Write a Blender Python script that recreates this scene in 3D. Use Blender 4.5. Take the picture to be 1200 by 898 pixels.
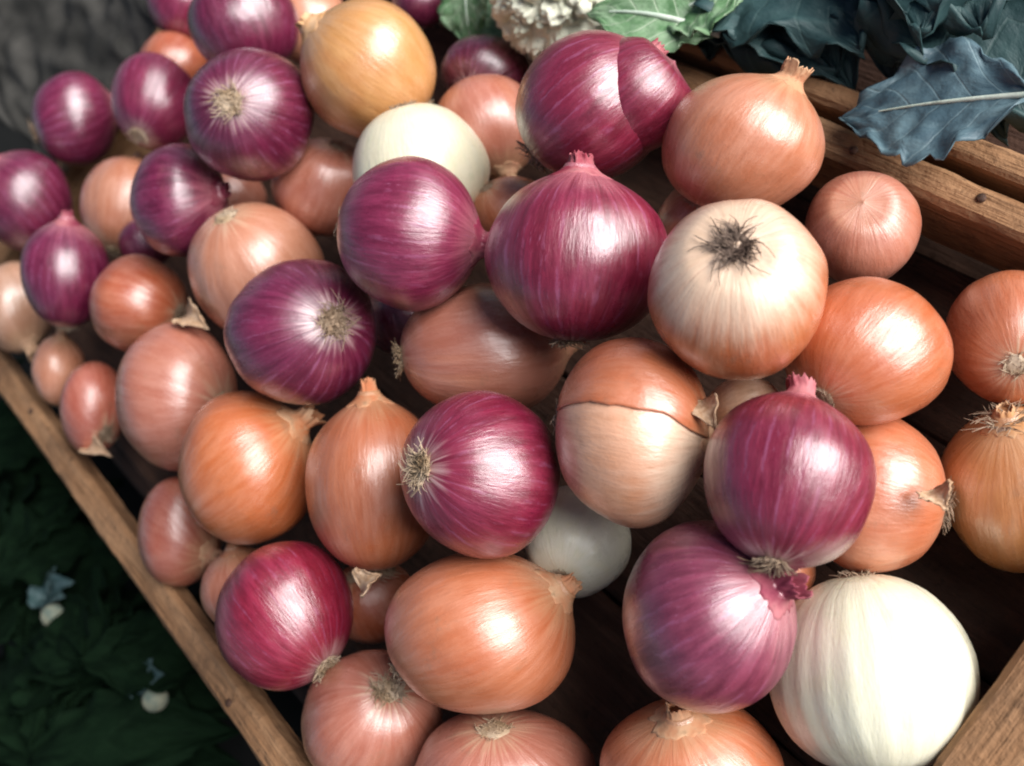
import bpy, math, random
from mathutils import Vector, Matrix, noise
for o in list(bpy.data.objects): bpy.data.objects.remove(o)
S = bpy.context.scene
COL = S.collection
R_ = random.Random(7)

# ------------------------------------------------------------------ camera
F, H = 1250.0, 0.50                     # focal length for a 1200 px wide picture, camera height over the crate floor
TH = math.atan2(1645, F)
WX, WY = -0.796, 0.605                  # where the crate runs away to, in the picture
st, ct = math.sin(TH), math.cos(TH)
X_ = Vector((st*WX, st*WY, ct)); Z_ = Vector((ct*WX, ct*WY, -st)); Y_ = Vector((-WY, WX, 0))
def c2w(v):                             # (right, up, forward) -> world
    v = Vector(v); return Vector((v.dot(X_), v.dot(Y_), v.dot(Z_)))
CR, CU, CF = c2w((1,0,0)), c2w((0,1,0)), c2w((0,0,1))
CAM = Vector((0,0,H))
cd = bpy.data.cameras.new('camera'); cam = bpy.data.objects.new('camera', cd); COL.objects.link(cam)
m = Matrix((CR, CU, -CF)).transposed().to_4x4(); m.translation = CAM
cam.matrix_world = m
cd.sensor_width = 36; cd.lens = 36*F/1200; cd.clip_start = .01; cd.clip_end = 200
S.camera = cam
cd.dof.use_dof = True; cd.dof.focus_distance = .45; cd.dof.aperture_fstop = 6.8
def ray(px, py): return c2w(((px-600)/F, (449-py)/F, 1))
def at(px, py, h):                      # the place at height h that this point of the photograph shows
    r = ray(px, py); return CAM + r*((h-H)/r.z)

# ------------------------------------------------------------------ light
LD = c2w((.50, .36, -.79)).normalized()
el = math.asin(max(LD.z, 0)); el = max(el, math.radians(28))
az = math.atan2(LD.y, LD.x)
LD = Vector((math.cos(az)*math.cos(el), math.sin(az)*math.cos(el), math.sin(el)))
w = bpy.data.worlds.new('World'); S.world = w; w.use_nodes = True
nt = w.node_tree; bg = nt.nodes['Background']
sky = nt.nodes.new('ShaderNodeTexSky'); sky.sky_type = 'NISHITA'; sky.sun_disc = False
sky.sun_elevation = el; sky.sun_rotation = math.pi/2 - az
nt.links.new(sky.outputs[0], bg.inputs[0]); bg.inputs[1].default_value = .05
sl = bpy.data.lights.new('sun', 'SUN'); so = bpy.data.objects.new('sun', sl); COL.objects.link(so)
sl.energy = 5.0; sl.angle = math.radians(52); sl.color = (1, .975, .955)
so.rotation_euler = LD.to_track_quat('Z', 'Y').to_euler()
so.location = LD*3
S.view_settings.view_transform = 'Standard'; S.view_settings.look = 'None'
S.view_settings.gamma = 1; S.view_settings.use_curve_mapping = False
S.view_settings.exposure = 0.54
S.cycles.filter_width = 2.0

# ------------------------------------------------------------------ helpers
def mesh_obj(name, verts, faces, mat, parent=None, smooth=True, attr=None):
    me = bpy.data.meshes.new(name)
    me.from_pydata([tuple(v) for v in verts], [], faces)
    if attr is not None:
        a = me.attributes.new('axis_place', 'FLOAT_VECTOR', 'POINT')
        flat = [c for v in attr for c in v]; a.data.foreach_set('vector', flat)
    if smooth: me.polygons.foreach_set('use_smooth', [True]*len(me.polygons))
    me.materials.append(mat); me.update()
    o = bpy.data.objects.new(name, me); COL.objects.link(o)
    if parent is not None:
        o.parent = parent; o.matrix_parent_inverse = Matrix.Translation(-parent.location)
    return o
def empty(name, loc, label, cat, group=None):
    o = bpy.data.objects.new(name, None); COL.objects.link(o)
    o.location = loc; o.empty_display_size = .02
    o['label'] = label; o['category'] = cat
    if group: o['group'] = group
    return o

class NB:                                # small node builder
    def __init__(s, name):
        s.m = bpy.data.materials.new(name); s.m.use_nodes = True
        s.t = s.m.node_tree; s.bsdf = s.t.nodes['Principled BSDF']; s.out = s.t.nodes['Material Output']
    def n(s, typ, **kw):
        x = s.t.nodes.new(typ)
        for k, v in kw.items(): setattr(x, k, v)
        return x
    def l(s, a, b): s.t.links.new(a, b)
    def put(s, sock, v):
        if hasattr(v, 'is_linked'): s.l(v, sock)
        else: sock.default_value = v
    def math(s, op, a, b=0.0, clamp=False):
        x = s.n('ShaderNodeMath', operation=op, use_clamp=clamp); s.put(x.inputs[0], a); s.put(x.inputs[1], b); return x.outputs[0]
    def vmath(s, op, a, b=(0,0,0)):
        x = s.n('ShaderNodeVectorMath', operation=op); s.put(x.inputs[0], a); s.put(x.inputs[1], b); return x.outputs[0]
    def mix(s, f, a, b, mode='MIX'):
        x = s.n('ShaderNodeMix', data_type='RGBA', blend_type=mode, clamp_factor=True)
        s.put(x.inputs[0], f); s.put(x.inputs[6], a if hasattr(a,'is_linked') else (*a, 1)); s.put(x.inputs[7], b if hasattr(b,'is_linked') else (*b, 1)); return x.outputs[2]
    def noise(s, vec, scale, detail=4, rough=.55, wv=None, dist=0):
        x = s.n('ShaderNodeTexNoise', noise_dimensions='4D' if wv is not None else '3D')
        if vec is not None: s.l(vec, x.inputs['Vector'])
        x.inputs['Scale'].default_value = scale; x.inputs['Detail'].default_value = detail
        x.inputs['Roughness'].default_value = rough; x.inputs['Distortion'].default_value = dist
        if wv is not None: s.l(wv, x.inputs['W'])
        return x.outputs['Fac']
    def ramp(s, f, lo, hi, a=0.0, b=1.0):
        x = s.n('ShaderNodeMapRange', interpolation_type='SMOOTHSTEP'); s.put(x.inputs[0], f)
        x.inputs[1].default_value = lo; x.inputs[2].default_value = hi; x.inputs[3].default_value = a; x.inputs[4].default_value = b
        return x.outputs[0]
    def bump(s, h, strength, dist):
        x = s.n('ShaderNodeBump'); x.inputs['Strength'].default_value = strength; x.inputs['Distance'].default_value = dist
        s.l(h, x.inputs['Height']); return x.outputs[0]

def skin_material(name, kind):
    b = NB(name)
    at_ = b.n('ShaderNodeAttribute', attribute_name='axis_place').outputs['Vector']
    oi = b.n('ShaderNodeObjectInfo'); col = oi.outputs['Color']; rnd = b.math('MULTIPLY', oi.outputs['Random'], 40)
    sp = b.n('ShaderNodeSeparateXYZ'); b.l(at_, sp.inputs[0]); z = sp.outputs[2]
    flat = b.vmath('MULTIPLY', at_, (1,1,0)); dirn = b.vmath('NORMALIZE', flat)
    cz = b.n('ShaderNodeCombineXYZ'); b.l(b.math('MULTIPLY', z, .22), cz.inputs[2])
    mer = b.vmath('ADD', dirn, cz.outputs[0])                    # runs along the meridians
    streak = b.noise(mer, 9, 6, .65, rnd)
    fine = b.noise(mer, 34, 3, .6, rnd)
    broad = b.noise(mer, 2.4, 2, .5, rnd)
    blot = b.noise(at_, 2.1, 5, .6, rnd, .4)
    spot = b.noise(at_, 17, 3, .6, rnd)
    s3 = b.n('ShaderNodeSeparateXYZ'); b.l(at_, s3.inputs[0])
    ang = b.math('ARCTAN2', s3.outputs[1], s3.outputs[0])
    vv = b.math('SINE', b.math('ADD', b.math('MULTIPLY', ang, 29), b.math('ADD', b.math('MULTIPLY', streak, 7), rnd)))
    vein = b.math('MULTIPLY', b.ramp(vv, .78, .98), b.ramp(blot, .44, .62))
    neckz = b.ramp(b.math('ADD', z, b.math('MULTIPLY', b.math('SUBTRACT', streak, .5), .5)), .72, 1.1)
    rootz = b.ramp(b.math('ADD', z, b.math('MULTIPLY', b.math('SUBTRACT', streak, .5), -.5)), -.86, -1.02)
    VS, VC = {'red': (.25, (.46,.17,.33)), 'yellow': (.16, (.32,.095,.04)), 'straw': (.22, (.40,.15,.06)), 'white': (.20, (.58,.62,.38))}[kind]
    if kind == 'red':
        dark = b.mix(1, col, (.58, .52, .60), 'MULTIPLY')
        lite = b.mix(.06, col, (.60, .12, .30))
        c = b.mix(b.ramp(streak, .34, .68), dark, lite)
        c = b.mix(b.ramp(blot, .40, .75, 0, .6), c, col)
        c = b.mix(b.ramp(fine, .60, .78, 0, .30), c, (.55, .22, .38))
        c = b.mix(b.ramp(fine, .40, .26, 0, .45), c, (.06, .004, .022))
        c = b.mix(b.math('MULTIPLY', neckz, .75), c, (.50, .17, .20))
        c = b.mix(b.math('MULTIPLY', rootz, .8), c, (.55, .38, .36))
        c = b.mix(b.ramp(b.noise(at_, 1.5, 4, .6, rnd), .60, .76, 0, .35), c, (.30, .085, .10))
        ro, coat, sub = .38, .12, .0
    elif kind in ('yellow', 'straw'):
        dark = b.mix(1, col, (.84, .74, .68), 'MULTIPLY')
        lite = b.mix(.14, col, (.80, .46, .34))
        c = b.mix(b.ramp(streak, .32, .68), dark, lite)
        c = b.mix(b.ramp(blot, .35, .72, 0, .65), c, col)
        c = b.mix(b.ramp(fine, .60, .80, 0, .16), c, (.34, .10, .035))
        c = b.mix(b.ramp(broad, .52, .8, 0, .35), c, (.64, .27, .15))
        c = b.mix(b.ramp(b.noise(at_, 1.7, 3, .5, rnd), .5, .72, 0, .5), c, b.mix(1, col, (.80, .58, .42), 'MULTIPLY'))
        if kind == 'straw':
            pz = b.ramp(b.math('ADD', z, b.math('MULTIPLY', b.math('SUBTRACT', streak, .5), .6)), .22, .90)
            c = b.mix(b.math('MULTIPLY', pz, .90), c, (.80, .60, .44))
            c = b.mix(b.math('MULTIPLY', b.ramp(fine, .54, .70), b.math('MULTIPLY', pz, .5)), c, (.42, .22, .13))
        c = b.mix(b.math('MULTIPLY', neckz, .6), c, (.60, .36, .19))
        c = b.mix(b.math('MULTIPLY', rootz, .75), c, (.62, .42, .27))
        c = b.mix(b.ramp(spot, .68, .80, 0, .45), c, (.22, .085, .035))
        c = b.mix(b.ramp(b.noise(at_, 2.8, 6, .7, rnd), .56, .72, 0, .38), c, (.27, .155, .095))
        ro, coat, sub = .38, .12, .0
    else:                                                            # bare flesh
        lite = b.mix(.35, col, (.88, .86, .74))
        c = b.mix(b.ramp(streak, .30, .70, .2, .8), col, lite)
        c = b.mix(b.ramp(b.noise(at_, 4.5, 5, .65, rnd), .54, .70, 0, .30), c, (.55, .58, .36))
        c = b.mix(b.ramp(fine, .60, .75, 0, .10), c, (.58, .56, .36))
        c = b.mix(b.ramp(blot, .50, .70, 0, .35), c, (.76, .72, .46))
        c = b.mix(b.ramp(spot, .70, .78, 0, .4), c, (.40, .33, .20))
        c = b.mix(b.math('MULTIPLY', rootz, .6), c, (.60, .48, .28))
        ro, coat, sub = .40, .05, .12
    c = b.mix(b.math('MULTIPLY', vein, VS), c, VC)
    b.l(c, b.bsdf.inputs['Base Color'])
    b.l(b.math('ADD', b.math('MULTIPLY', blot, .22), ro-.11), b.bsdf.inputs['Roughness'])
    b.l(b.math('ADD', b.ramp(streak, .38, .62, .45, 1.0), b.math('MULTIPLY', blot, .3)), b.bsdf.inputs['Coat Weight']); b.bsdf.inputs['Coat IOR'].default_value = 1.5 if kind == 'white' else 1.62
    b.l(b.ramp(b.noise(at_, 3.3, 4, .6, rnd), .35, .65, .22, .42), b.bsdf.inputs['Coat Roughness'])
    b.bsdf.inputs['Specular IOR Level'].default_value = .8
    if sub:
        b.bsdf.inputs['Subsurface Weight'].default_value = sub
        b.bsdf.inputs['Subsurface Scale'].default_value = .006
        b.bsdf.inputs['Subsurface Radius'].default_value = (1, .9, .6)
    h = b.math('ADD', b.math('MULTIPLY', streak, .8), b.math('MULTIPLY', fine, .35))
    h = b.math('ADD', h, b.math('MULTIPLY', spot, .15))
    bn = b.bump(h, .38, .0014); b.l(bn, b.bsdf.inputs['Normal']); b.l(bn, b.bsdf.inputs['Coat Normal'])
    return b.m
def dry_material(name, a, c_, scale, rough=.75, tinted=0):
    b = NB(name); tc = b.n('ShaderNodeTexCoord').outputs['Object']; b.bsdf.inputs['Specular IOR Level'].default_value = .2
    oi = b.n('ShaderNodeObjectInfo'); rnd = b.math('MULTIPLY', oi.outputs['Random'], 30)
    n1 = b.noise(tc, scale, 5, .6, rnd); n2 = b.noise(tc, scale*4, 3, .6, rnd)
    c = b.mix(b.ramp(n1, .35, .65), a, c_)
    if tinted: c = b.mix(b.math('MULTIPLY', b.ramp(n1, .7, .3), tinted), c, oi.outputs['Color'])
    c = b.mix(b.ramp(n2, .55, .75, 0, .6), c, tuple(x*.35 for x in a))
    b.l(c, b.bsdf.inputs['Base Color']); b.bsdf.inputs['Roughness'].default_value = rough
    b.l(b.bump(n2, .4, .001), b.bsdf.inputs['Normal'])
    return b.m
M = {}
M['red'] = skin_material('red_onion_skin', 'red'); M['yellow'] = skin_material('yellow_onion_skin', 'yellow')
M['straw'] = skin_material('straw_onion_skin', 'straw'); M['white'] = skin_material('white_onion_flesh', 'white')
M['dry_tan'] = dry_material('dry_tan_neck', (.50, .30, .17), (.62, .40, .24), 60, .7, .85)
M['dry_red'] = dry_material('dry_red_neck', (.30, .07, .09), (.48, .19, .20), 60, .7, .8)
M['root'] = dry_material('dry_roots', (.36, .25, .15), (.58, .46, .34), 90, .85)
M['root_mid'] = dry_material('brown_dry_roots', (.24, .16, .10), (.48, .36, .26), 90, .85)
M['root_dark'] = dry_material('dark_dry_roots', (.085, .055, .042), (.25, .18, .14), 90, .85)

def wood_material(name, a, c_, dirt, gscale=1.0):
    b = NB(name); tc = b.n('ShaderNodeTexCoord').outputs['Object']
    oi = b.n('ShaderNodeObjectInfo'); rnd = b.math('MULTIPLY', oi.outputs['Random'], 30)
    along = b.vmath('MULTIPLY', tc, (6*gscale, 70*gscale, 70*gscale))
    g1 = b.noise(along, 1.6, 6, .6, rnd, .6); g2 = b.noise(along, 7, 3, .6, rnd)
    d = b.noise(tc, 16, 6, .65, rnd); d2 = b.noise(tc, 130, 4, .7, rnd)
    c = b.mix(b.ramp(g1, .35, .65), a, c_)
    c = b.mix(b.ramp(g2, .52, .72, 0, .6), c, tuple(x*.4 for x in a))
    c = b.mix(b.ramp(d, .45, .70, 0, .8), c, dirt)
    c = b.mix(b.ramp(d2, .56, .70, 0, .6), c, tuple(x*.45 for x in dirt))
    b.l(c, b.bsdf.inputs['Base Color']); b.bsdf.inputs['Roughness'].default_value = .85
    b.bsdf.inputs['Specular IOR Level'].default_value = .25
    hh = b.math('ADD', b.math('ADD', b.math('MULTIPLY', g1, 1), b.math('MULTIPLY', g2, .6)), b.math('MULTIPLY', d2, .7))
    b.l(b.bump(hh, .8, .003), b.bsdf.inputs['Normal'])
    return b.m
M['wood'] = wood_material('rough_crate_wood', (.25, .125, .058), (.37, .205, .105), (.125, .070, .040))
M['nail'] = dry_material('rusty_nail', (.05,.03,.022), (.11,.055,.035), 400, .6)
M['wood_dark'] = wood_material('shade_darkened_wood', (.048, .023, .015), (.084, .042, .027), (.024, .013, .009))  # dark brown plank wood, darkened further to stand in for shade in the gaps

# ------------------------------------------------------------------ crate
def board(name, x0, x1, y0, y1, z0, z1, mat, parent, axis='x', seed=0, taper=0.0):
    """a sawn board with uneven worn edges; built along its long axis"""
    L = (x1-x0) if axis == 'x' else (y1-y0)
    W = (y1-y0) if axis == 'x' else (x1-x0)
    n = max(8, int(L/.006)); T = z1-z0; rr = random.Random(seed)
    bv = min(.0028, W*.2, T*.2)
    prof = [(-W/2+bv, -T/2), (W/2-bv, -T/2), (W/2, -T/2+bv), (W/2, T/2-bv), (W/2-bv, T/2), (0, T/2+.0004), (-W/2+bv, T/2), (-W/2, T/2-bv), (-W/2, -T/2+bv)]
    k = len(prof); vs = []; fs = []
    for i in range(n+1):
        u = -L/2 + L*i/n
        for j, (a, c_) in enumerate(prof):
            p = Vector((u*9, a*30+seed*3.1, c_*30))
            d = noise.noise(p)*.0018 + noise.noise(p*4)*.0011 + noise.noise(p*11)*.0005
            vs.append((u, a + math.copysign(d, a if a else 1), c_ + (d if c_ > 0 else 0)))
    for i in range(n):
        for j in range(k):
            a = i*k+j; b2 = i*k+(j+1) % k
            fs.append((a, b2, b2+k, a+k))
    fs.append(tuple(reversed(range(k)))); fs.append(tuple(n*k+j for j in range(k)))
    o = mesh_obj(name, vs, fs, mat, None, smooth=False)
    o.location = ((x0+x1)/2, (y0+y1)/2, (z0+z1)/2)
    if axis == 'y': o.rotation_euler = (0, 0, math.pi/2)
    if parent is not None:
        o.parent = parent; o.matrix_parent_inverse = Matrix.Translation(-parent.location)
    return o
RZ = .060
pl = [at(8,455,RZ), at(118,598,RZ), at(325,898,RZ)]
pr = [at(950,150,RZ), at(1075,210,RZ), at(1200,255,RZ)]
pf = [at(1140,898,RZ), at(1240,758,RZ)]
YL = sum(p.y for p in pl)/3; YR = sum(p.y for p in pr)/3
XF = sum(p.x for p in pf)/2 - .004
pb = at(88,162,RZ); XB = pb.x
print('rails', YL, [round(p.y,3) for p in pl], YR, [round(p.y,3) for p in pr], 'front', [round(p.x,3) for p in pf], 'back', XB, 'XL', [round(p.x,3) for p in pl])
TW = .020
crate = empty('onion_crate', ((XF+XB)/2, (YL+YR)/2, -.012), 'rough brown wooden crate full of loose onions', 'crate')
board('side_board', XF-.012, XB+.012, YL-.0085, YL+.0085, .041, RZ, M['wood'], crate, 'x', 1)
board('side_board', XF-.012, XB+.012, YR-.0075, YR+.0080, .014, RZ, M['wood'], crate, 'x', 2)
board('end_board', XF-.013, XF+.013, YR+.0095, YL-.0100, .002, RZ+.004, M['wood'], crate, 'y', 3)
board('end_board', XB-.010, XB+.010, YR+.0095, YL-.0100, .002, RZ-.004, M['wood'], crate, 'y', 4)
board('side_board', XF-.012, XB+.012, YL-.0085, YL+.0085, -.150, -.025, M['wood_dark'], crate, 'x', 5)  # skirt below the floor, added to cast shade on the greens; shade-dark colour
board('side_board', XF-.012, XB+.012, YR-.0075, YR+.0080, -.150, -.025, M['wood_dark'], crate, 'x', 6)  # matching added skirt, blocks light from passing under the crate
board('end_board', XF-.013, XF+.013, YR+.0095, YL-.0100, -.150, -.014, M['wood'], crate, 'y', 7)  # front skirt, added with the side ones to close off light underneath
def nail(px, py, zt, rad, parent):
    p = at(px, py, zt); v, f = [], []; k = 10
    for q, zz in ((1, -.001), (1, .0004), (.6, .0009)):
        for e in range(k): v.append((p.x+rad*q*math.cos(6.283*e/k), p.y+rad*q*math.sin(6.283*e/k), zt+zz))
    for q in range(2):
        for e in range(k): f.append((q*k+e, q*k+(e+1) % k, (q+1)*k+(e+1) % k, (q+1)*k+e))
    f.append(tuple(2*k+e for e in range(k)))
    mesh_obj('nail', v, f, M['nail'], parent)
for px, py in ((268,824), (36,482), (1150,232), (1000,176)): nail(px, py, RZ+.0008, .0022, crate)
NP = 5; pw = (YL-YR+TW)/NP
for i in range(NP):
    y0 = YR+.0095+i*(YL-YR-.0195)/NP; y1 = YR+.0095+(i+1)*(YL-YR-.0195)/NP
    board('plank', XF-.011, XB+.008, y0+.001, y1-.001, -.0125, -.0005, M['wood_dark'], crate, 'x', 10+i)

# ------------------------------------------------------------------ onions
PROF = [(.0,-.90),(.07,-.925),(.16,-.94),(.28,-.925),(.46,-.86),(.68,-.71),(.87,-.45),(.975,-.15),(1,.08),(.97,.30),(.86,.55),(.68,.75),(.48,.885),(.32,.965),(.21,1.03),(.155,1.11)]
def catmull(P, n):
    out = []
    Q = [P[0]] + P + [P[-1]]
    for i in range(n+1):
        t = i/n*(len(P)-1); k = min(int(t), len(P)-2); u = t-k
        a, b, c, d = Q[k:k+4]
        out.append(tuple(.5*((2*b[j])+(-a[j]+c[j])*u+(2*a[j]-5*b[j]+4*c[j]-d[j])*u*u+(-a[j]+3*b[j]-3*c[j]+d[j])*u**3) for j in (0,1)))
    return out
PR = catmull(PROF, 46)

# kind, centre x, y, half width, half height (px), height of its centre, neck direction (right, up, to viewer), colour, neck length, roots, label
RED1, RED2, RED3, RED4 = (.160,.009,.042), (.225,.009,.034), (.140,.008,.036), (.22,.014,.052)
OR1, OR2, TAN, GOLD, PINK, PALE = (.52,.155,.062), (.40,.098,.040), (.54,.235,.140), (.58,.290,.095), (.46,.165,.110), (.72,.45,.29)
ON = [
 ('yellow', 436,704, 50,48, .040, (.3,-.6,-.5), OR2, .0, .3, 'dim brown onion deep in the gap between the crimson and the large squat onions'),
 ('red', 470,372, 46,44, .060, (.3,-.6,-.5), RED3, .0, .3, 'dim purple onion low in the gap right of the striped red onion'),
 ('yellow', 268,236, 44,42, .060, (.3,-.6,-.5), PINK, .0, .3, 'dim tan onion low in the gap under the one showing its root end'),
 # --- red
 ('red', 355,390, 87,86, .125, (-.55,-.10,-.80), RED1, 0, 1.0, 'striped red onion whose round root scar faces right, left of centre'),
 ('red', 480,275, 84,87, .130, (.93,-.12,.15), RED4, .9, .2, 'red onion with its pale pointed neck turned right, resting against the creamy onion'),
 ('red', 292,134, 75,78, .140, (.05,.05,-1), RED3, 0, .9, 'dark red onion with its bluish root end facing the camera, near the top left'),
 ('red', 286, 30, 63,60, .120, (-.3,.9,.2), RED3, .1, .2, 'dark red onion cut by the top edge, above the one showing its root end'),
 ('red', 213,  2, 40,46, .095, (.2,.9,.2), RED4, .1, .3, 'pinkish purple onion cut by the top edge beside the grey leaf'),
 ('red', 182,120, 51,56, .105, (.2,.8,-.5), RED4, .1, .7, 'small light purple onion with a pale root end pointing down, second in the back row'),
 ('red',  88,140, 49,56, .095, (.8,.35,-.3), RED1, .1, .6, 'dark purple onion beneath the grey leaf, with a long diagonal sheen'),
 ('red',  30,236, 55,60, .100, (-.5,.6,.4), RED3, .2, .2, 'dark red onion cut by the left edge of the picture'),
 ('red',  78,322, 51,62, .110, (.1,.95,.2), RED1, .2, .5, 'small finely striped purple onion above the pale greyish onion by the left edge'),
 ('red', 211,236, 56,67, .125, (.85,.1,.25), RED1, .25, .2, 'plum red onion directly below the one showing its root end, with a bluish sheen'),
 ('red', 172,284, 32,30, .085, (.2,-.8,.2), RED3, .1, .2, 'half hidden dark purple onion under the plum red onion with the bluish sheen'),
 ('red', 693,126, 89,88, .135, (.62,.50,.25), RED2, .2, .8, 'big double red onion with a second lobe on its right, at the top centre'),
 ('red', 677,303,104,98, .130, (.07,.97,.12), RED2, .26, .6, 'largest red onion, its neck pointing up at the double red onion'),
 ('red', 564,555, 93,96, .125, (.72,-.12,-.68), RED2, 0, 1.0, 'deep red onion with a knotted root scar on its left, in the centre'),
 ('red', 334,721, 79,85, .090, (-.65,.6,-.35), (.27,.009,.030), 0, .8, 'bright crimson onion near the left rail with its root end at lower right'),
 ('red', 925,563,101,102, .106, (.27,.88,-.30), RED2, .36, 1.0, 'red onion with a pink topknot neck and a ragged root end at its bottom'),
 ('red', 830,721,101,111, .095, (.60,.48,.60), (.23,.036,.070), .55, .2, 'dull mauve red onion with a torn neck, beside the big peeled white one'),
 ('red', 492,  4, 32,30, .080, (.1,.9,.2), RED3, .1, .2, 'sliver of purple onion behind the golden onion at the top edge'),
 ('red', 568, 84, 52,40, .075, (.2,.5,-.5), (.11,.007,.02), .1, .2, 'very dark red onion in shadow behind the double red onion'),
 # --- brown and yellow
 ('yellow', 432, 82, 79,83, .125, (-.7,.5,.3), GOLD, .15, .5, 'golden onion with a broad white sheen at the top, biggest of the back row'),
 ('yellow', 362, 28, 48,50, .085, (.2,.8,.2), TAN, .1, .3, 'pinkish tan onion half hidden between the dark red onion and the golden onion'),
 ('white',  493,198, 78,76, .105, (.25,-.9,-.2), (.80,.72,.50), .0, .2, 'smooth creamy white onion behind the red onion with the pale pointed neck'),
 ('yellow', 570,150, 61,62, .085, (.3,-.85,.2), PINK, .1, .3, 'dusky pinkish brown onion behind the creamy white onion'),
 ('yellow', 380,220, 60,57, .090, (-.3,-.6,-.4), PINK, .1, .3, 'salmon orange onion left of the creamy white onion'),
 ('yellow', 600,248, 47,41, .085, (.5,-.5,-.4), OR1, .1, .3, 'small orange onion peeping out left of the largest red onion'),
 ('yellow', 300,316, 80,77, .100, (.3,-.7,-.6), TAN, .0, .2, 'tan onion with a white sheen behind the striped red onion'),
 ('yellow', 150,243, 54,58, .080, (.2,.9,-.3), TAN, .1, .3, 'dull tan onion left of the plum red onion'),
 ('yellow', 163,357, 57,57, .095, (-.88,.2,-.2), OR2, .1, .8, 'glossy russet onion with roots on its right side, near the left rail'),
 ('yellow', 209,465, 71,84, .095, (-.85,.1,-.4), PINK, .1, .3, 'tall pinkish tan onion at the left with a soft sheen across its middle'),
 ('yellow', 290,549, 78,88, .100, (.80,.62,.10), (.52,.145,.042), .6, .3, 'glossy orange onion with its neck pointing up right, below the striped red onion'),
 ('yellow', 440,568, 80,100, .090, (-.06,.97,.05), OR1, .3, .9, 'upright orange onion left of the centre red one, neck up and roots down'),
 ('yellow', 567,411, 98,76, .105, (.98,.12,-.1), PINK, .1, .7, 'wide salmon onion lying on its side between the striped red and largest red onions'),
 ('white',  740,507, 89,106, .118, (.95,-.12,.28), (.68,.37,.23), .1, .3, 'half peeled onion, orange skin above a bare whitish lower half'),
 ('yellow', 869,172, 95,83, .115, (.50,.78,.25), (.56,.215,.115), .45, .2, 'pale orange onion with a torn papery neck at upper right, by the right rail'),
 ('yellow', 864,341,101,106, .115, (-.22,.46,.86), (.52,.15,.048), .0, 1.0, 'large pale straw onion with a dark hairy top facing the camera'),
 ('yellow',1010,269, 68,66, .070, (-.3,.4,.85), (.50,.19,.125), .0, .3, 'pinkish onion with dusty blotches against the right rail'),
 ('yellow',1014,414, 97,85, .085, (.6,.55,-.35), (.52,.135,.044), .0, .4, 'shiny smooth orange onion right of the pale straw one'),
 ('yellow',1184,397, 77,77, .050, (.3,.4,-.8), OR1, .0, .3, 'orange onion cut by the right edge, under the crate rail'),
 ('yellow',1190,574, 90,95, .052, (-.35,.82,.40), (.52,.215,.065), .08, .3, 'golden brown onion with a flaking papery top at the right edge'),
 ('yellow',1020,576, 86,96, .080, (-.93,.15,-.2), (.53,.165,.072), .1, .9, 'salmon onion with roots on its right, tucked behind the red one with the topknot'),
 ('yellow', 873,484, 47,45, .085, (.9,.1,-.2), PALE, .1, .9, 'small pale onion showing its root tuft between the half peeled and topknot onions'),
 ('yellow', 563,739,110,94, .085, (.80,.50,.12), (.52,.165,.072), .25, .5, 'large squat salmon onion with two bright sheens, below the deep red central one'),
 ('white',  676,636, 62,63, .060, (.3,.5,-.7), (.72,.70,.55), .0, .6, 'small white onion in the shade under the half peeled one'),
 ('yellow', 437,842, 82,81, .055, (-.3,-.62,-.7), PINK, .0, 1.0, 'pinkish brown onion with a root tuft on top, at the bottom edge left of centre'),
 ('yellow', 591,905,105,76, .050, (.1,-.8,-.4), PINK, .0, .2, 'salmon onion cut by the bottom edge, under the large squat one'),
 ('yellow', 812,906,107,92, .050, (-.25,.85,.40), OR1, .25, .2, 'reddish orange onion cut by the bottom edge, under the dull mauve one'),
 ('yellow', 212,622, 49,65, .062, (.80,-.35,.35), (.38,.105,.065), .7, .2, 'small pink brown onion by the left rail with a curling dry neck'),
 ('yellow', 283,690, 47,50, .060, (-.2,.9,.2), (.45,.15,.08), .1, .3, 'small brown onion mostly hidden behind the bright crimson one'),
 ('yellow', 110,478, 38,54, .070, (-.6,.5,-.5), (.42,.11,.07), .1, 1.0, 'small reddish brown shallot like onion with frayed roots by the left rail'),
 ('yellow',  69,434, 29,41, .066, (.2,.95,.2), TAN, .5, .3, 'tiny tan onion wedged against the left rail'),
 ('yellow',  20,361, 42,54, .074, (.45,-.8,.2), (.46,.27,.18), .5, .2, 'dull greyish tan onion at the left edge, above the tiny tan one'),
 ('yellow', 905,668, 48,46, .060, (.2,-.5,-.5), (.45,.15,.07), .0, .3, 'bit of brown onion showing between the two red onions above the peeled white one'),
 ('yellow', 812,264, 44,48, .085, (-.2,-.5,-.5), PINK, .0, .3, 'pink brown onion half hidden between the largest red and the pale straw onions'),
 ('yellow', 203, 78, 40,40, .085, (.2,.5,-.5), OR2, .0, .3, 'russet onion almost hidden among the purple onions of the back row'),
 ('white', 1020,790,119,120, .062, (.10,-.96,.18), (.77,.73,.54), .0, .2, 'big peeled white onion with scalloped ribs, at the lower right'),
]
ON = [(a[0], a[1], a[2], a[3]*1.02, a[4]*1.02, *a[5:]) for a in ON]
N = len(ON)
sol = []
for a in ON:
    r = ray(a[1], a[2]); Z0 = (a[5]-H)/r.z
    sol.append([r, Z0, Z0])
def geo(i):
    r, Zc, _ = sol[i]; a = ON[i]
    al = math.atan(math.hypot(a[1]-600, a[2]-449)/F); be = math.atan2(a[2]-449, a[1]-600)
    ar = 1/math.cos(al)
    hw = math.hypot(ar*math.cos(be), math.sin(be)); hh = math.hypot(ar*math.sin(be), math.cos(be))
    sx = a[3]*Zc/F/hw; sy = a[4]*Zc/F/hh
    return CAM + r*Zc, sx, sy, math.sqrt(sx*sy)
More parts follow.
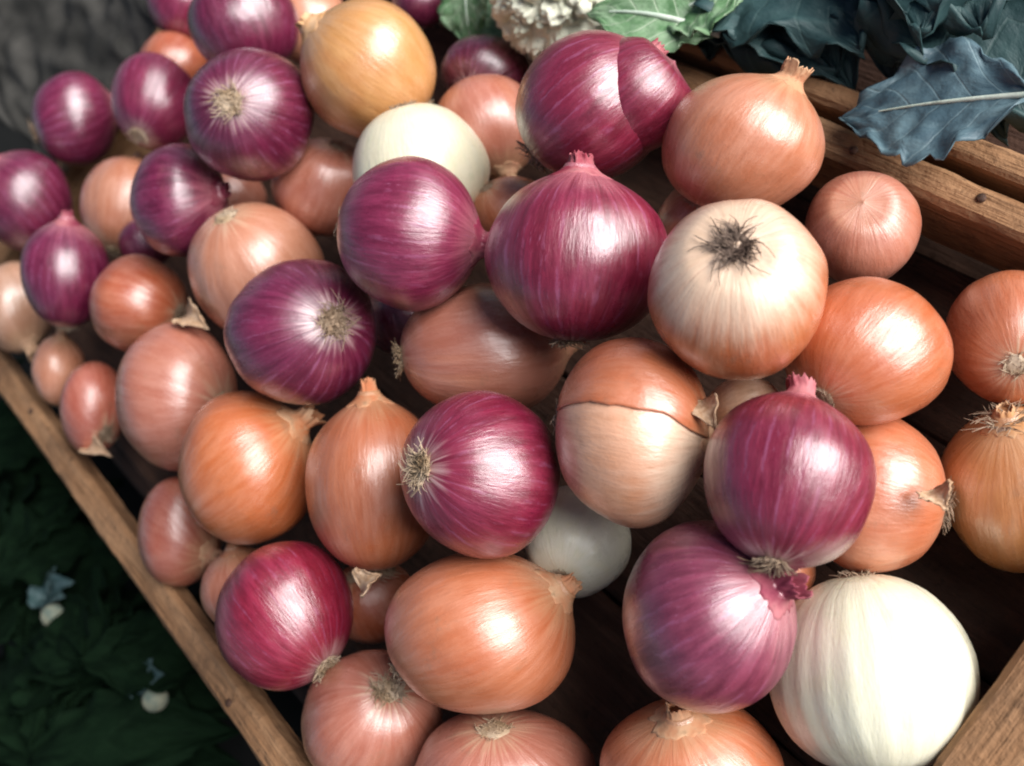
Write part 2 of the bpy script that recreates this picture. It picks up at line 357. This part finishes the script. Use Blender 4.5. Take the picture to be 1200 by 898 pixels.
for it in range(400):
    moved = 0
    G = [geo(i) for i in range(N)]
    for i in range(N):
        for j in range(i+1, N):
            d = (G[i][0]-G[j][0]).length; need = .955*(G[i][3]+G[j][3])
            if d < need:
                f, k = (i, j) if ON[i][5] >= ON[j][5] else (j, i)          # f lies in front
                e = (need-d)*.35
                if sol[f][1] > sol[k][1]: e = max(e, .001)
                sol[f][1] -= e*.5; sol[k][1] += e*.5; moved += 1
    for i in range(N):
        sol[i][1] += (sol[i][2]-sol[i][1])*.004
        P, sx, sy, rr = geo(i)
        if P.z < rr*.93: sol[i][1] -= (rr*.93-P.z)*.6
print('solver left', moved, 'overlaps')

def tube_hair(vs, fs, pts, r0, r1, sides=3):
    base = len(vs); n = len(pts)
    for k, p in enumerate(pts):
        t = (pts[min(k+1, n-1)]-pts[max(k-1, 0)]).normalized()
        a = t.orthogonal().normalized(); b = t.cross(a); r = r0+(r1-r0)*k/(n-1)
        for s in range(sides):
            an = 2*math.pi*s/sides; vs.append(p+a*math.cos(an)*r+b*math.sin(an)*r)
    for k in range(n-1):
        for s in range(sides):
            i0 = base+k*sides+s; i1 = base+k*sides+(s+1) % sides
            fs.append((i0, i1, i1+sides, i0+sides))

def bulb_r(th, z, sd, ribs=0, lump=.052):
    d = Vector((math.cos(th), math.sin(th), z*.9))
    k = 1 + lump*noise.noise(d*1.3+Vector((sd, 0, 0))) + .010*noise.noise(Vector((math.cos(th)*4, math.sin(th)*4, sd)))
    k += .018*math.cos(2*th+sd) + .010*math.cos(3*th+sd*2)
    env = max(0, 1-z*z)
    k += .006*noise.noise(Vector((math.cos(th)*12, math.sin(th)*12, sd*2+z*.5)))*env
    if ribs: k += .044*abs(math.cos(ribs*.5*th+sd+.5*noise.noise(Vector((math.cos(th),math.sin(th),sd)))))**.8*(.4+.6*env) - .022
    return k
SEG = 72
# pieces of outer skin that still cling: whose, material, tone, side they face, half angle, from, to along the axis, lift, raggedness
FLAPS = [
]
GROUPS = {'red': 'red onions in the crate', 'yellow': 'brown and yellow onions in the crate', 'white': 'white onions in the crate'}
def make_onion(idx):
    kind, cx, cy, rx, ry, h, ax, tint, neck, roots, label = ON[idx]
    rr = random.Random(idx*13+5); sd = idx*3.7+1.3
    P, sx, sy, R = geo(idx)
    A = c2w((ax[0], ax[1], -ax[2])).normalized()
    U = A.orthogonal().normalized(); V = A.cross(U)
    rz = sx*sy/ max(1e-6, (sx+sy)/2)
    def place(p):                          # local unit shape -> world, with the fruit's own unevenness
        q = U*p[0] + V*p[1] + A*(p[2]-.02)
        a, b, c = q.dot(CR)*sx, q.dot(CU)*sy, q.dot(CF)*R
        return P + CR*a + CU*b + CF*c
    nm = {'red': 'red_onion', 'yellow': 'yellow_onion', 'white': 'white_onion'}[kind]
    root = empty(nm, (P.x, P.y, P.z-R*.95), label, 'onion', GROUPS[kind])
    big = label.startswith('big peeled'); half = label.startswith('half peeled'); dbl = label.startswith('big double')
    vs, fs, at_ = [], [], []
    closed = neck <= 0
    pr = PR
    lean = (rr.uniform(-.06,.06), rr.uniform(-.06,.06))
    for i, (r, z) in enumerate(pr):
        if closed and z > .85: r *= max(0.02, 1-(z-.85)/.26); z = .85+(z-.85)*.28
        for s in range(SEG):
            th = 2*math.pi*s/SEG
            k = bulb_r(th, z, sd, 23 if big else 0)
            x, y = r*k*math.cos(th)+lean[0]*max(0,z)**2, r*k*math.sin(th)+lean[1]*max(0,z)**2
            vs.append(place((x, y, z))); at_.append((x, y, z))
    n = len(pr)
    for i in range(n-1):
        for s in range(SEG):
            a = i*SEG+s; b = i*SEG+(s+1) % SEG
            fs.append((a, b, b+SEG, a+SEG))
    c0 = len(vs); vs.append(place((lean[0], lean[1], pr[-1][1] if not closed else .92))); at_.append((0,0,1))
    for s in range(SEG): fs.append(((n-1)*SEG+s, (n-1)*SEG+(s+1) % SEG, c0))
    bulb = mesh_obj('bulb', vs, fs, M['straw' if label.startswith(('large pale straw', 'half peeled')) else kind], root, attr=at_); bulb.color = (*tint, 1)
    def shell(name, mat, col, th0, th1, z0, z1, lift, rag, curl=0.0, nn=40, mm=22):
        v2, f2, a2 = [], [], []
        for i in range(mm+1):
            v = i/mm
            for s in range(nn+1):
                u = s/nn
                th = th0+(th1-th0)*u; zz = z0+(z1-z0)*v
                eu = rag*noise.noise(Vector((v*5, sd, 1+u)))+rag*.4*noise.noise(Vector((v*17, sd, 4+u)))
                th += eu*(1-2*min(u,1-u))*1.0
                zz += rag*.6*noise.noise(Vector((u*6, sd+3, v)))*(1 if v in (0,1) else .3)
                zz = max(-.9, min(1.02, zz))
                r = next((pr[k][0]+(pr[k+1][0]-pr[k][0])*(zz-pr[k][1])/max(1e-6,pr[k+1][1]-pr[k][1]) for k in range(4, len(pr)-1) if pr[k][1] <= zz <= pr[k+1][1]), .2)
                edge = min(u, 1-u, v, 1-v)
                k = bulb_r(th, zz, sd)*(1+lift+curl*max(0, .12-edge)/.12+.006*noise.noise(Vector((th*5, zz*5, sd))))
                x, y = r*k*math.cos(th)+lean[0]*max(0,zz)**2, r*k*math.sin(th)+lean[1]*max(0,zz)**2
                v2.append(place((x, y, zz*(1+lift)))); a2.append((x, y, zz))
        for i in range(mm):
            for s in range(nn):
                a = i*(nn+1)+s; f2.append((a, a+1, a+nn+2, a+nn+1))
        o = mesh_obj(name, v2, f2, M[mat] if isinstance(mat, str) else mat, root, attr=a2); o.color = (*col, 1)
        sm = o.modifiers.new('thick', 'SOLIDIFY'); sm.thickness = .0005; sm.offset = 1
        return o
    def angle_of(d):                       # angle round the axis that faces a camera-space direction
        q = c2w((d[0], d[1], -d[2])); return math.atan2(q.dot(V), q.dot(U))
    if half:
        t0 = angle_of((.0, 1, .12)); o = shell('outer_skin', 'yellow', OR1, t0-1.12, t0+1.15, -.88, 1.0, .012, .075, .006, 70, 30)
    for pre, mt, col, d0, half_w, za, zb_, lift, rag in FLAPS:
        if label.startswith(pre):
            t0 = angle_of(d0); o = shell('loose_skin', mt, tuple(x*y for x, y in zip(tint, col)), t0-half_w, t0+half_w, za, zb_, lift, rag, lift*.9, 34, 20)
    if dbl:                                # the second bulb grown together with the first
        v2, f2, a2 = [], [], []
        off = c2w((.50, .06, -.30)); D2 = Vector((off.dot(U), off.dot(V), off.dot(A)))
        for i, (r, z) in enumerate(pr):
            for s in range(SEG):
                th = 2*math.pi*s/SEG; k = bulb_r(th, z, sd+9)*.70
                z2 = z if z < .8 else .8+(z-.8)*.35; r2 = r if z < .8 else r*max(.02, 1-(z-.8)/.31)
                x, y, zz = r2*k*1.05*math.cos(th)+D2.x, r2*k*1.05*math.sin(th)+D2.y, z2*.78+D2.z
                v2.append(place((x, y, zz))); a2.append((x-D2.x, y-D2.y, z))
        for i in range(n-1):
            for s in range(SEG):
                a = i*SEG+s; b = i*SEG+(s+1) % SEG; f2.append((a, b, b+SEG, a+SEG))
        o = mesh_obj('side_bulb', v2, f2, M['red'], root, attr=a2); o.color = (*RED2, 1)
    # dry papery neck
    if neck > 0:
        v2, f2 = [], []
        L = .05+.34*neck; ns, nr = 48, 16
        bx, by = rr.uniform(-.35,.35), rr.uniform(-.35,.35)
        def pr_at(zz):
            for k in range(len(pr)-1, 0, -1):
                if pr[k-1][1] <= zz: return pr[k-1][0]+(pr[k][0]-pr[k-1][0])*(zz-pr[k-1][1])/max(1e-6, pr[k][1]-pr[k-1][1])
            return .5
        for i in range(nr+1):
            t = i/nr
            for s in range(ns):
                th = 2*math.pi*s/ns
                n1 = noise.noise(Vector((math.cos(th)*2.2, math.sin(th)*2.2, sd))); n2 = noise.noise(Vector((math.cos(th)*7, math.sin(th)*7, sd)))
                zs = .97+.06*n1+.03*n2; ze = 1.11+L*(.75+.5*n2+.3*n1)
                zz = zs+(ze-zs)*t
                k = bulb_r(th, min(zz, 1.1), sd)
                r = pr_at(zz)*k*1.015+.003 if zz < 1.09 else .155*k*1.015+.003
                if zz > 1.05:
                    e = min(1, (zz-1.05)/.12); g = max(0, zz-1.15)
                    r = r*(1+.34*e*noise.noise(Vector((math.cos(th+g*2)*3.2, math.sin(th+g*2)*3.2, sd+5)))) + (.10*g if neck > .3 else -.05*e)
                x, y = r*math.cos(th)+lean[0]*max(0, zz)**2, r*math.sin(th)+lean[1]*max(0, zz)**2
                g = max(0, zz-1.05); v2.append(place((x+bx*g*g*3*L/.3, y+by*g*g*3*L/.3, zz)))
        for i in range(nr):
            for s in range(ns):
                a = i*ns+s; b = i*ns+(s+1) % ns; f2.append((a, b, b+ns, a+ns))
        o = mesh_obj('neck', v2, f2, M['dry_red'] if kind == 'red' else M['dry_tan'], root)
        o.color = (*tint, 1)
        sm = o.modifiers.new('thick', 'SOLIDIFY'); sm.thickness = .0004
    # root plate and hairs
    def tuft(zb, sgn, cnt, ln, spread, name, mat):
        v2, f2 = [], []
        pr0 = .165; k = 20
        for i, (q, zz) in enumerate([(pr0*1.15, 0), (pr0, .03), (pr0*.6, .05), (.001, .045)]):
            for s in range(k):
                th = 2*math.pi*s/k; j = 1+.2*noise.noise(Vector((math.cos(th)*3, math.sin(th)*3, sd+i)))
                v2.append(place((q*j*math.cos(th), q*j*math.sin(th), zb+sgn*zz*j)))
        for i in range(3):
            for s in range(k):
                a = i*k+s; b = i*k+(s+1) % k; f2.append((a, b, b+k, a+k))
        for q in range(cnt):
            th = rr.uniform(0, 6.283); r = pr0*math.sqrt(rr.random())*1.05; l = ln*rr.uniform(.35, 1.1)
            d = Vector((math.cos(th), math.sin(th), 0)); out = spread*rr.uniform(.2, 1.2)*(r/pr0)
            tw = rr.uniform(-1.6,1.6); ph = rr.uniform(0,6); pts = []
            for e in range(5):
                t = e/4
                pp = d*(r+l*out*t) + Vector((-d.y, d.x, 0))*(tw*l*t*t+.12*l*math.sin(t*5+ph)*t) + Vector((0, 0, zb+sgn*(.02+l*(t-.45*out*t*t))))
                pts.append(place(pp))
            tube_hair(v2, f2, pts, R*rr.uniform(.008,.014), R*.004)
        return mesh_obj(name, v2, f2, M[mat], root)
    if roots > .15:
        tuft(-.915, -1, int(40+100*roots), .06+.11*roots, 1.1, 'roots', 'root' if idx % 3 else 'root_mid')
    if label.startswith('golden brown'): tuft(1.0, 1, 90, .18, 2.2, 'dry_top', 'root_mid')
    if label.startswith('large pale straw'):
        tuft(.86, 1, 170, .15, 2.0, 'dry_top', 'root_dark')
    return root
for i in range(N): make_onion(i)

# ------------------------------------------------------------------ greens around the crate
def leaf_material(name, a, b_, vein, rough=.45, spec=.35, vs=.45):
    b = NB(name); b.bsdf.inputs['Specular IOR Level'].default_value = spec
    at_ = b.n('ShaderNodeAttribute', attribute_name='axis_place').outputs['Vector']
    sp = b.n('ShaderNodeSeparateXYZ'); b.l(at_, sp.inputs[0])
    oi = b.n('ShaderNodeObjectInfo'); rnd = b.math('MULTIPLY', oi.outputs['Random'], 30)
    n1 = b.noise(at_, 5, 5, .6, rnd, .5); n2 = b.noise(at_, 24, 3, .6, rnd)
    c = b.mix(b.ramp(n1, .35, .65), a, b_)
    av = b.math('ABSOLUTE', sp.outputs[1])
    tt = b.math('FRACT', b.math('MULTIPLY', b.math('SUBTRACT', sp.outputs[0], b.math('MULTIPLY', av, .55)), 6.0))
    v = b.ramp(b.math('ABSOLUTE', b.math('SUBTRACT', tt, .5)), .06, .015)
    c = b.mix(b.math('MULTIPLY', v, vs), c, vein)
    c = b.mix(b.ramp(n2, .6, .8, 0, .4), c, tuple(x*.5 for x in a))
    b.l(c, b.bsdf.inputs['Base Color']); b.bsdf.inputs['Roughness'].default_value = rough
    h = b.math('ADD', b.math('MULTIPLY', n1, .7), b.math('SUBTRACT', n2, b.math('MULTIPLY', v, vs)))
    b.l(b.bump(h, .35, .002), b.bsdf.inputs['Normal'])
    return b.m
M['kale'] = leaf_material('blue_green_leaf', (.055,.10,.125), (.115,.185,.21), (.24,.33,.34), .5, .4, .28)
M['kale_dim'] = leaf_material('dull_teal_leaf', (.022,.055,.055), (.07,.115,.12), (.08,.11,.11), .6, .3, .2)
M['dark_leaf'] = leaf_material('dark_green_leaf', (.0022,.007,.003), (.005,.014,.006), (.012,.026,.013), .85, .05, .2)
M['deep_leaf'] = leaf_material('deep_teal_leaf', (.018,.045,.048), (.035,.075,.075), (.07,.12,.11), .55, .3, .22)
M['green_leaf'] = leaf_material('fresh_green_leaf', (.07,.16,.065), (.20,.30,.18), (.42,.48,.36), .5, .3, .5)
M['grey_leaf'] = leaf_material('dusty_grey_leaf', (.032,.031,.028), (.064,.061,.055), (.05,.05,.045), .9, .1, .06)
M['rib'] = dry_material('pale_leaf_rib', (.45,.55,.45), (.62,.68,.58), 40, .4)
M['stalk'] = dry_material('pale_cut_stalk', (.09, .13, .11), (.26, .26, .19), 120, .7)
M['curd'] = dry_material('cauliflower_curd', (.56,.57,.44), (.72,.71,.58), 50, .8)

def leaf(base, tip, width, up, mat, parent, ruffle=.12, cup=.15, arch=.1, seed=0, rib=None, ribr=.0012, name='leaf', nu=30, nv=24, shape=1.0):
    """one leaf blade from its base to its tip with a ruffled rim; optional raised midrib"""
    base, tip = Vector(base), Vector(tip); L = (tip-base).length
    T = (tip-base).normalized(); N_ = (up-T*up.dot(T)).normalized(); B = N_.cross(T)
    vs, fs, at_ = [], [], []
    def prof(t): return (math.sin(math.pi*min(1, t**.8*.97+.03))**.75)*(.55+.45*math.sin(math.pi*t**shape))
    def spine(t): return base+T*L*t+N_*(arch*L*math.sin(math.pi*t))
    for i in range(nu+1):
        t = i/nu; wd = width*.5*prof(t)*(1+.16*noise.noise(Vector((t*7, seed, 0))))
        for j in range(nv+1):
            v = -1+2*j/nv
            e = abs(v)**2.2
            wv = wd*(1+.12*e*noise.noise(Vector((t*16, seed+(5 if v > 0 else 9), 1)))+.07*e*noise.noise(Vector((t*40, seed+(5 if v > 0 else 9), 3))))
            hgt = cup*wd*v*v + ruffle*width*e*noise.noise(Vector((t*9, v*2, seed))) + .03*width*noise.noise(Vector((t*12, v*6, seed+4)))
            vs.append(spine(t)+B*v*wv+N_*hgt+T*(.05*L*e*noise.noise(Vector((t*11, v, seed+8))))); at_.append((t, v*.5, seed*.37))
    for i in range(nu):
        for j in range(nv):
            a = i*(nv+1)+j; fs.append((a, a+1, a+nv+2, a+nv+1))
    o = mesh_obj(name, vs, fs, mat, parent, attr=at_)
    sm = o.modifiers.new('thick', 'SOLIDIFY'); sm.thickness = .0006
    if rib:
        v2, f2 = [], []; pts = []
        for k in range(15):
            t = -.04+.86*k/14; p = spine(t) if t > 0 else base+T*L*t
            pts.append(p+N_*ribr*.7)
        tube_hair(v2, f2, pts, ribr*1.5, ribr*.3, 8)
        mesh_obj('midrib', v2, f2, rib, parent)
    return o
UP = Vector((0,0,1))
# neighbouring crate across the gap
GZ = -.012
na = [at(975,102,RZ), at(1200,204,RZ)]
YN = sum(p.y for p in na)/2
print('neighbour', [round(p.y,3) for p in na])
nc = empty('greens_crate', ((XF+XB)/2, YN-.15, GZ), 'second wooden crate holding dark leafy greens beyond the narrow gap', 'crate')
board('side_board', XF-.05, XB+.05, YN-.006, YN+.006, .002, RZ, M['wood'], nc, 'x', 31)
board('side_board', XF-.05, XB+.05, YN-.339, YN-.321, .002, RZ, M['wood'], nc, 'x', 32)
board('end_board', XF-.05, XF-.03, YN-.3195, YN-.0075, .002, RZ-.003, M['wood'], nc, 'y', 33)
board('end_board', XB+.03, XB+.05, YN-.3195, YN-.0075, .002, RZ-.003, M['wood'], nc, 'y', 34)
for i in range(4):
    board('plank', XF-.05, XB+.05, YN-.339+i*.0825+.001, YN-.339+(i+1)*.0825-.001, -.012, 0, M['wood_dark'], nc, 'x', 40+i)

# loose blue-green leaf lying over both rails
b0, t0 = at(1205,112,.085), at(985,140,.068)
k = empty('kale_leaf', tuple((b0+t0)/2-Vector((0,0,.01))), 'loose blue green leaf with a pale midrib lying across the crate rails', 'leaf')
leaf(b0, t0, .062, UP, M['kale'], k, .16, .10, .03, 3, M['rib'], .0010, 'blade')

def bunch(name, label, cat, px, py, h, spec, mat, seed, group=None, rib=None, stalk=None):
    """leaves fanned out from one base; spec: (px, py, height) of each tip and its width"""
    b = at(px, py, h); r = empty(name, tuple(b), label, cat, group)
    for q, (tx, ty, th, wd) in enumerate(spec):
        leaf(b+Vector((0,0,.004*q)), at(tx, ty, th), wd, UP+CU*.2, mat, r, .22, .2, .12, seed+q*1.7, rib, .0016)
    if stalk:
        v2, f2 = [], []; d = at(*stalk[0])-b; tube_hair(v2, f2, [b, b+d*.4, b+d*.97, b+d], stalk[1]*.8, stalk[1], 14)
        n = len(v2); v2.append(b+d*1.003)
        for s in range(14): f2.append((n-14+s, n-14+(s+1) % 14, n))
        mesh_obj('stalk', v2, f2, M['stalk'], r)
    return r
G1 = 'bunches of dark leafy greens in the second crate'
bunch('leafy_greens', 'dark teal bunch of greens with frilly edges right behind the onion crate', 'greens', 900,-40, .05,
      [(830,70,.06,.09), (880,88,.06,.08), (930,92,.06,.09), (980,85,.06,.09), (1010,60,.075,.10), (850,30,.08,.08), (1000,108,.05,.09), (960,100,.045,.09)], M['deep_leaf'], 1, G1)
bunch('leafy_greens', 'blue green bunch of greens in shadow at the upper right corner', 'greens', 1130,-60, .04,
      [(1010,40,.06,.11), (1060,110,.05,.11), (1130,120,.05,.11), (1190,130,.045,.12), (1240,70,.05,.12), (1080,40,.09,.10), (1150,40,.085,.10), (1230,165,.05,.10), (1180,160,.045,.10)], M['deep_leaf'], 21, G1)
# cauliflower with green leaves at the top edge
def cauliflower():
    P = at(665,-14,.085); r = empty('cauliflower', (P.x, P.y, P.z-.05), 'pale cauliflower wrapped in green leaves at the top edge of the picture', 'cauliflower')
    v, f, a_ = [], [], []; nr, ns = 110, 200; R0 = .042
    for i in range(nr+1):
        ph = math.pi*i/nr*.72
        for s in range(ns):
            th = 2*math.pi*s/ns; d = Vector((math.sin(ph)*math.cos(th), math.sin(ph)*math.sin(th), math.cos(ph)))
            c = noise.voronoi(d*4.5)[0]; c2 = noise.voronoi(d*14)[0]; c3 = noise.voronoi(d*34)[0]
            k = 1 + .20*math.sqrt(max(0, 1-(c[0]/.62)**2)) + .07*math.sqrt(max(0, 1-(c2[0]/.62)**2)) + .022*(.5-c3[0]) - .16
            v.append(P+d*R0*k)
    for i in range(nr):
        for s in range(ns):
            p = i*ns+s; q = i*ns+(s+1) % ns; f.append((p, q, q+ns, p+ns))
    mesh_obj('curd', v, f, M['curd'], r)
    for q, (bx, by, tx, ty, wd, hb, ht) in enumerate([(720,60,790,-10,.05,.05,.10), (838,40,690,16,.055,.085,.105), (870,-10,770,34,.06,.09,.09), (640,60,560,-30,.05,.04,.08), (760,20,850,-20,.06,.05,.10), (690,60,690,-10,.05,.045,.085)]):
        leaf(at(bx, by, hb), at(tx, ty, ht), wd, UP, M['green_leaf'], r, .15, .35, .10, 50+q, M['rib'], .0016)
cauliflower()
lf = empty('green_leaf', tuple(at(550,20,.06)), 'single pointed green leaf hanging left of the cauliflower', 'leaf')
leaf(at(548,-40,.09), at(556,62,.065), .036, UP+CU*-.1, M['green_leaf'], lf, .15, .2, .1, 71, M['rib'], .0008, 'blade')
# grey leaf behind the far corner
g = empty('cabbage_leaf', tuple(at(100,20,.03)), 'dusty grey green crumpled leaf behind the purple onions of the back corner', 'leaf')
leaf(at(60,190,.05), at(120,-110,.12), .26, UP-CF*.3, M['grey_leaf'], g, .10, .12, .06, 81, None, .001, 'blade', 50, 44, .9)

# greens lying in the dark left of the crate
G2 = 'green bunches with pale cut stalks left of the crate'
def spread(cx, cy, h, n, rad, wd, rs):
    n += 4; rad *= 1.1
    q = random.Random(rs)
    return [(cx+rad*q.uniform(.7,1.2)*math.cos(a), cy+rad*q.uniform(.7,1.2)*math.sin(a), h+q.uniform(-.02,.03), wd*q.uniform(.8,1.2)) for a in [6.283*(e+q.random()*.6)/n for e in range(n)]]
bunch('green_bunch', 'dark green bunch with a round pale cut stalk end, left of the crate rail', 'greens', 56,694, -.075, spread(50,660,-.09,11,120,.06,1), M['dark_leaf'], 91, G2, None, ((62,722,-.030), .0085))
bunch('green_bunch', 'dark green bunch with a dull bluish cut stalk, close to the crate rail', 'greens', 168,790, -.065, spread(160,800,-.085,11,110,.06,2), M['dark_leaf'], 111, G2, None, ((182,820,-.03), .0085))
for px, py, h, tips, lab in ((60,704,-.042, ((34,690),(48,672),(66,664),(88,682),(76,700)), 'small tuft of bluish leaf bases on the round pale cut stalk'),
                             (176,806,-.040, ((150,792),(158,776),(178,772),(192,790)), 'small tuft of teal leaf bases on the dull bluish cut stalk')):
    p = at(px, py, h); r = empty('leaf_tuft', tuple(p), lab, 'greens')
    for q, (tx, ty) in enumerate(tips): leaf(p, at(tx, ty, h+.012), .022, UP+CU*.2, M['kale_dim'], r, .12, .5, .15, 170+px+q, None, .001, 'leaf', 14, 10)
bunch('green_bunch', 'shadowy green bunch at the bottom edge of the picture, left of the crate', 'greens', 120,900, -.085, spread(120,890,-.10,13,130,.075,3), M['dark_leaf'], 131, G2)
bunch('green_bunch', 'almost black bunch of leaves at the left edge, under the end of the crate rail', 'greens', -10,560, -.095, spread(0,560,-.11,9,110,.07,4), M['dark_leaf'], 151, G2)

# scraps of dry skin caught between the onions
M['scrap'] = leaf_material('dry_skin_scrap', (.42,.25,.14), (.60,.42,.28), (.34,.19,.10), .55, .4, .4)
M['scrap_red'] = leaf_material('dry_red_skin_scrap', (.26,.07,.09), (.48,.25,.24), (.20,.05,.07), .55, .4, .4)
for px, py, h, dx, dy, wd, mt, lab in (
        (232,378,.112, 26,16,.016,'scrap','scrap of tan dry skin beside the glossy russet onion'),
        (436,684,.098, 22,-20,.015,'scrap','curled tan scrap of skin under the upright orange onion'),
        (832,486,.125, 12,34,.013,'scrap','dry tan scrap of skin at the right end of the half peeled onion'),
        (118,528,.066, 24,12,.014,'scrap','pale scrap of skin by the left rail under the small shallot like onion'),
        (1102,586,.082, 14,24,.014,'scrap','torn pinkish scrap of skin at the roots of the salmon onion behind the topknot one')):
    p, q = at(px-dx/2, py-dy/2, h), at(px+dx/2, py+dy/2, h+.003)
    r = empty('skin_scrap', tuple((p+q)/2), lab, 'onion skin', 'dry skin scraps among the onions')
    leaf(p, q, wd, UP+CU*.1, M[mt], r, .22, .7, .18, px*.31, None, .001, 'flake', 20, 14, .7)

# ------------------------------------------------------------------ ground
gm = dry_material('near_black_ground', (.004,.0045,.004), (.010,.010,.009), 8, .95)  # near-black base colour, darker than real soil
gv, gf = [], []
n = 40
for i in range(n+1):
    for j in range(n+1):
        x = -60+120*i/n; y = -60+120*j/n; gv.append((x, y, -.152))
for i in range(n):
    for j in range(n):
        a = i*(n+1)+j; gf.append((a, a+1, a+n+2, a+n+1))
go = mesh_obj('ground', gv, gf, gm); go['kind'] = 'structure'; go['label'] = 'dark ground under the crates'
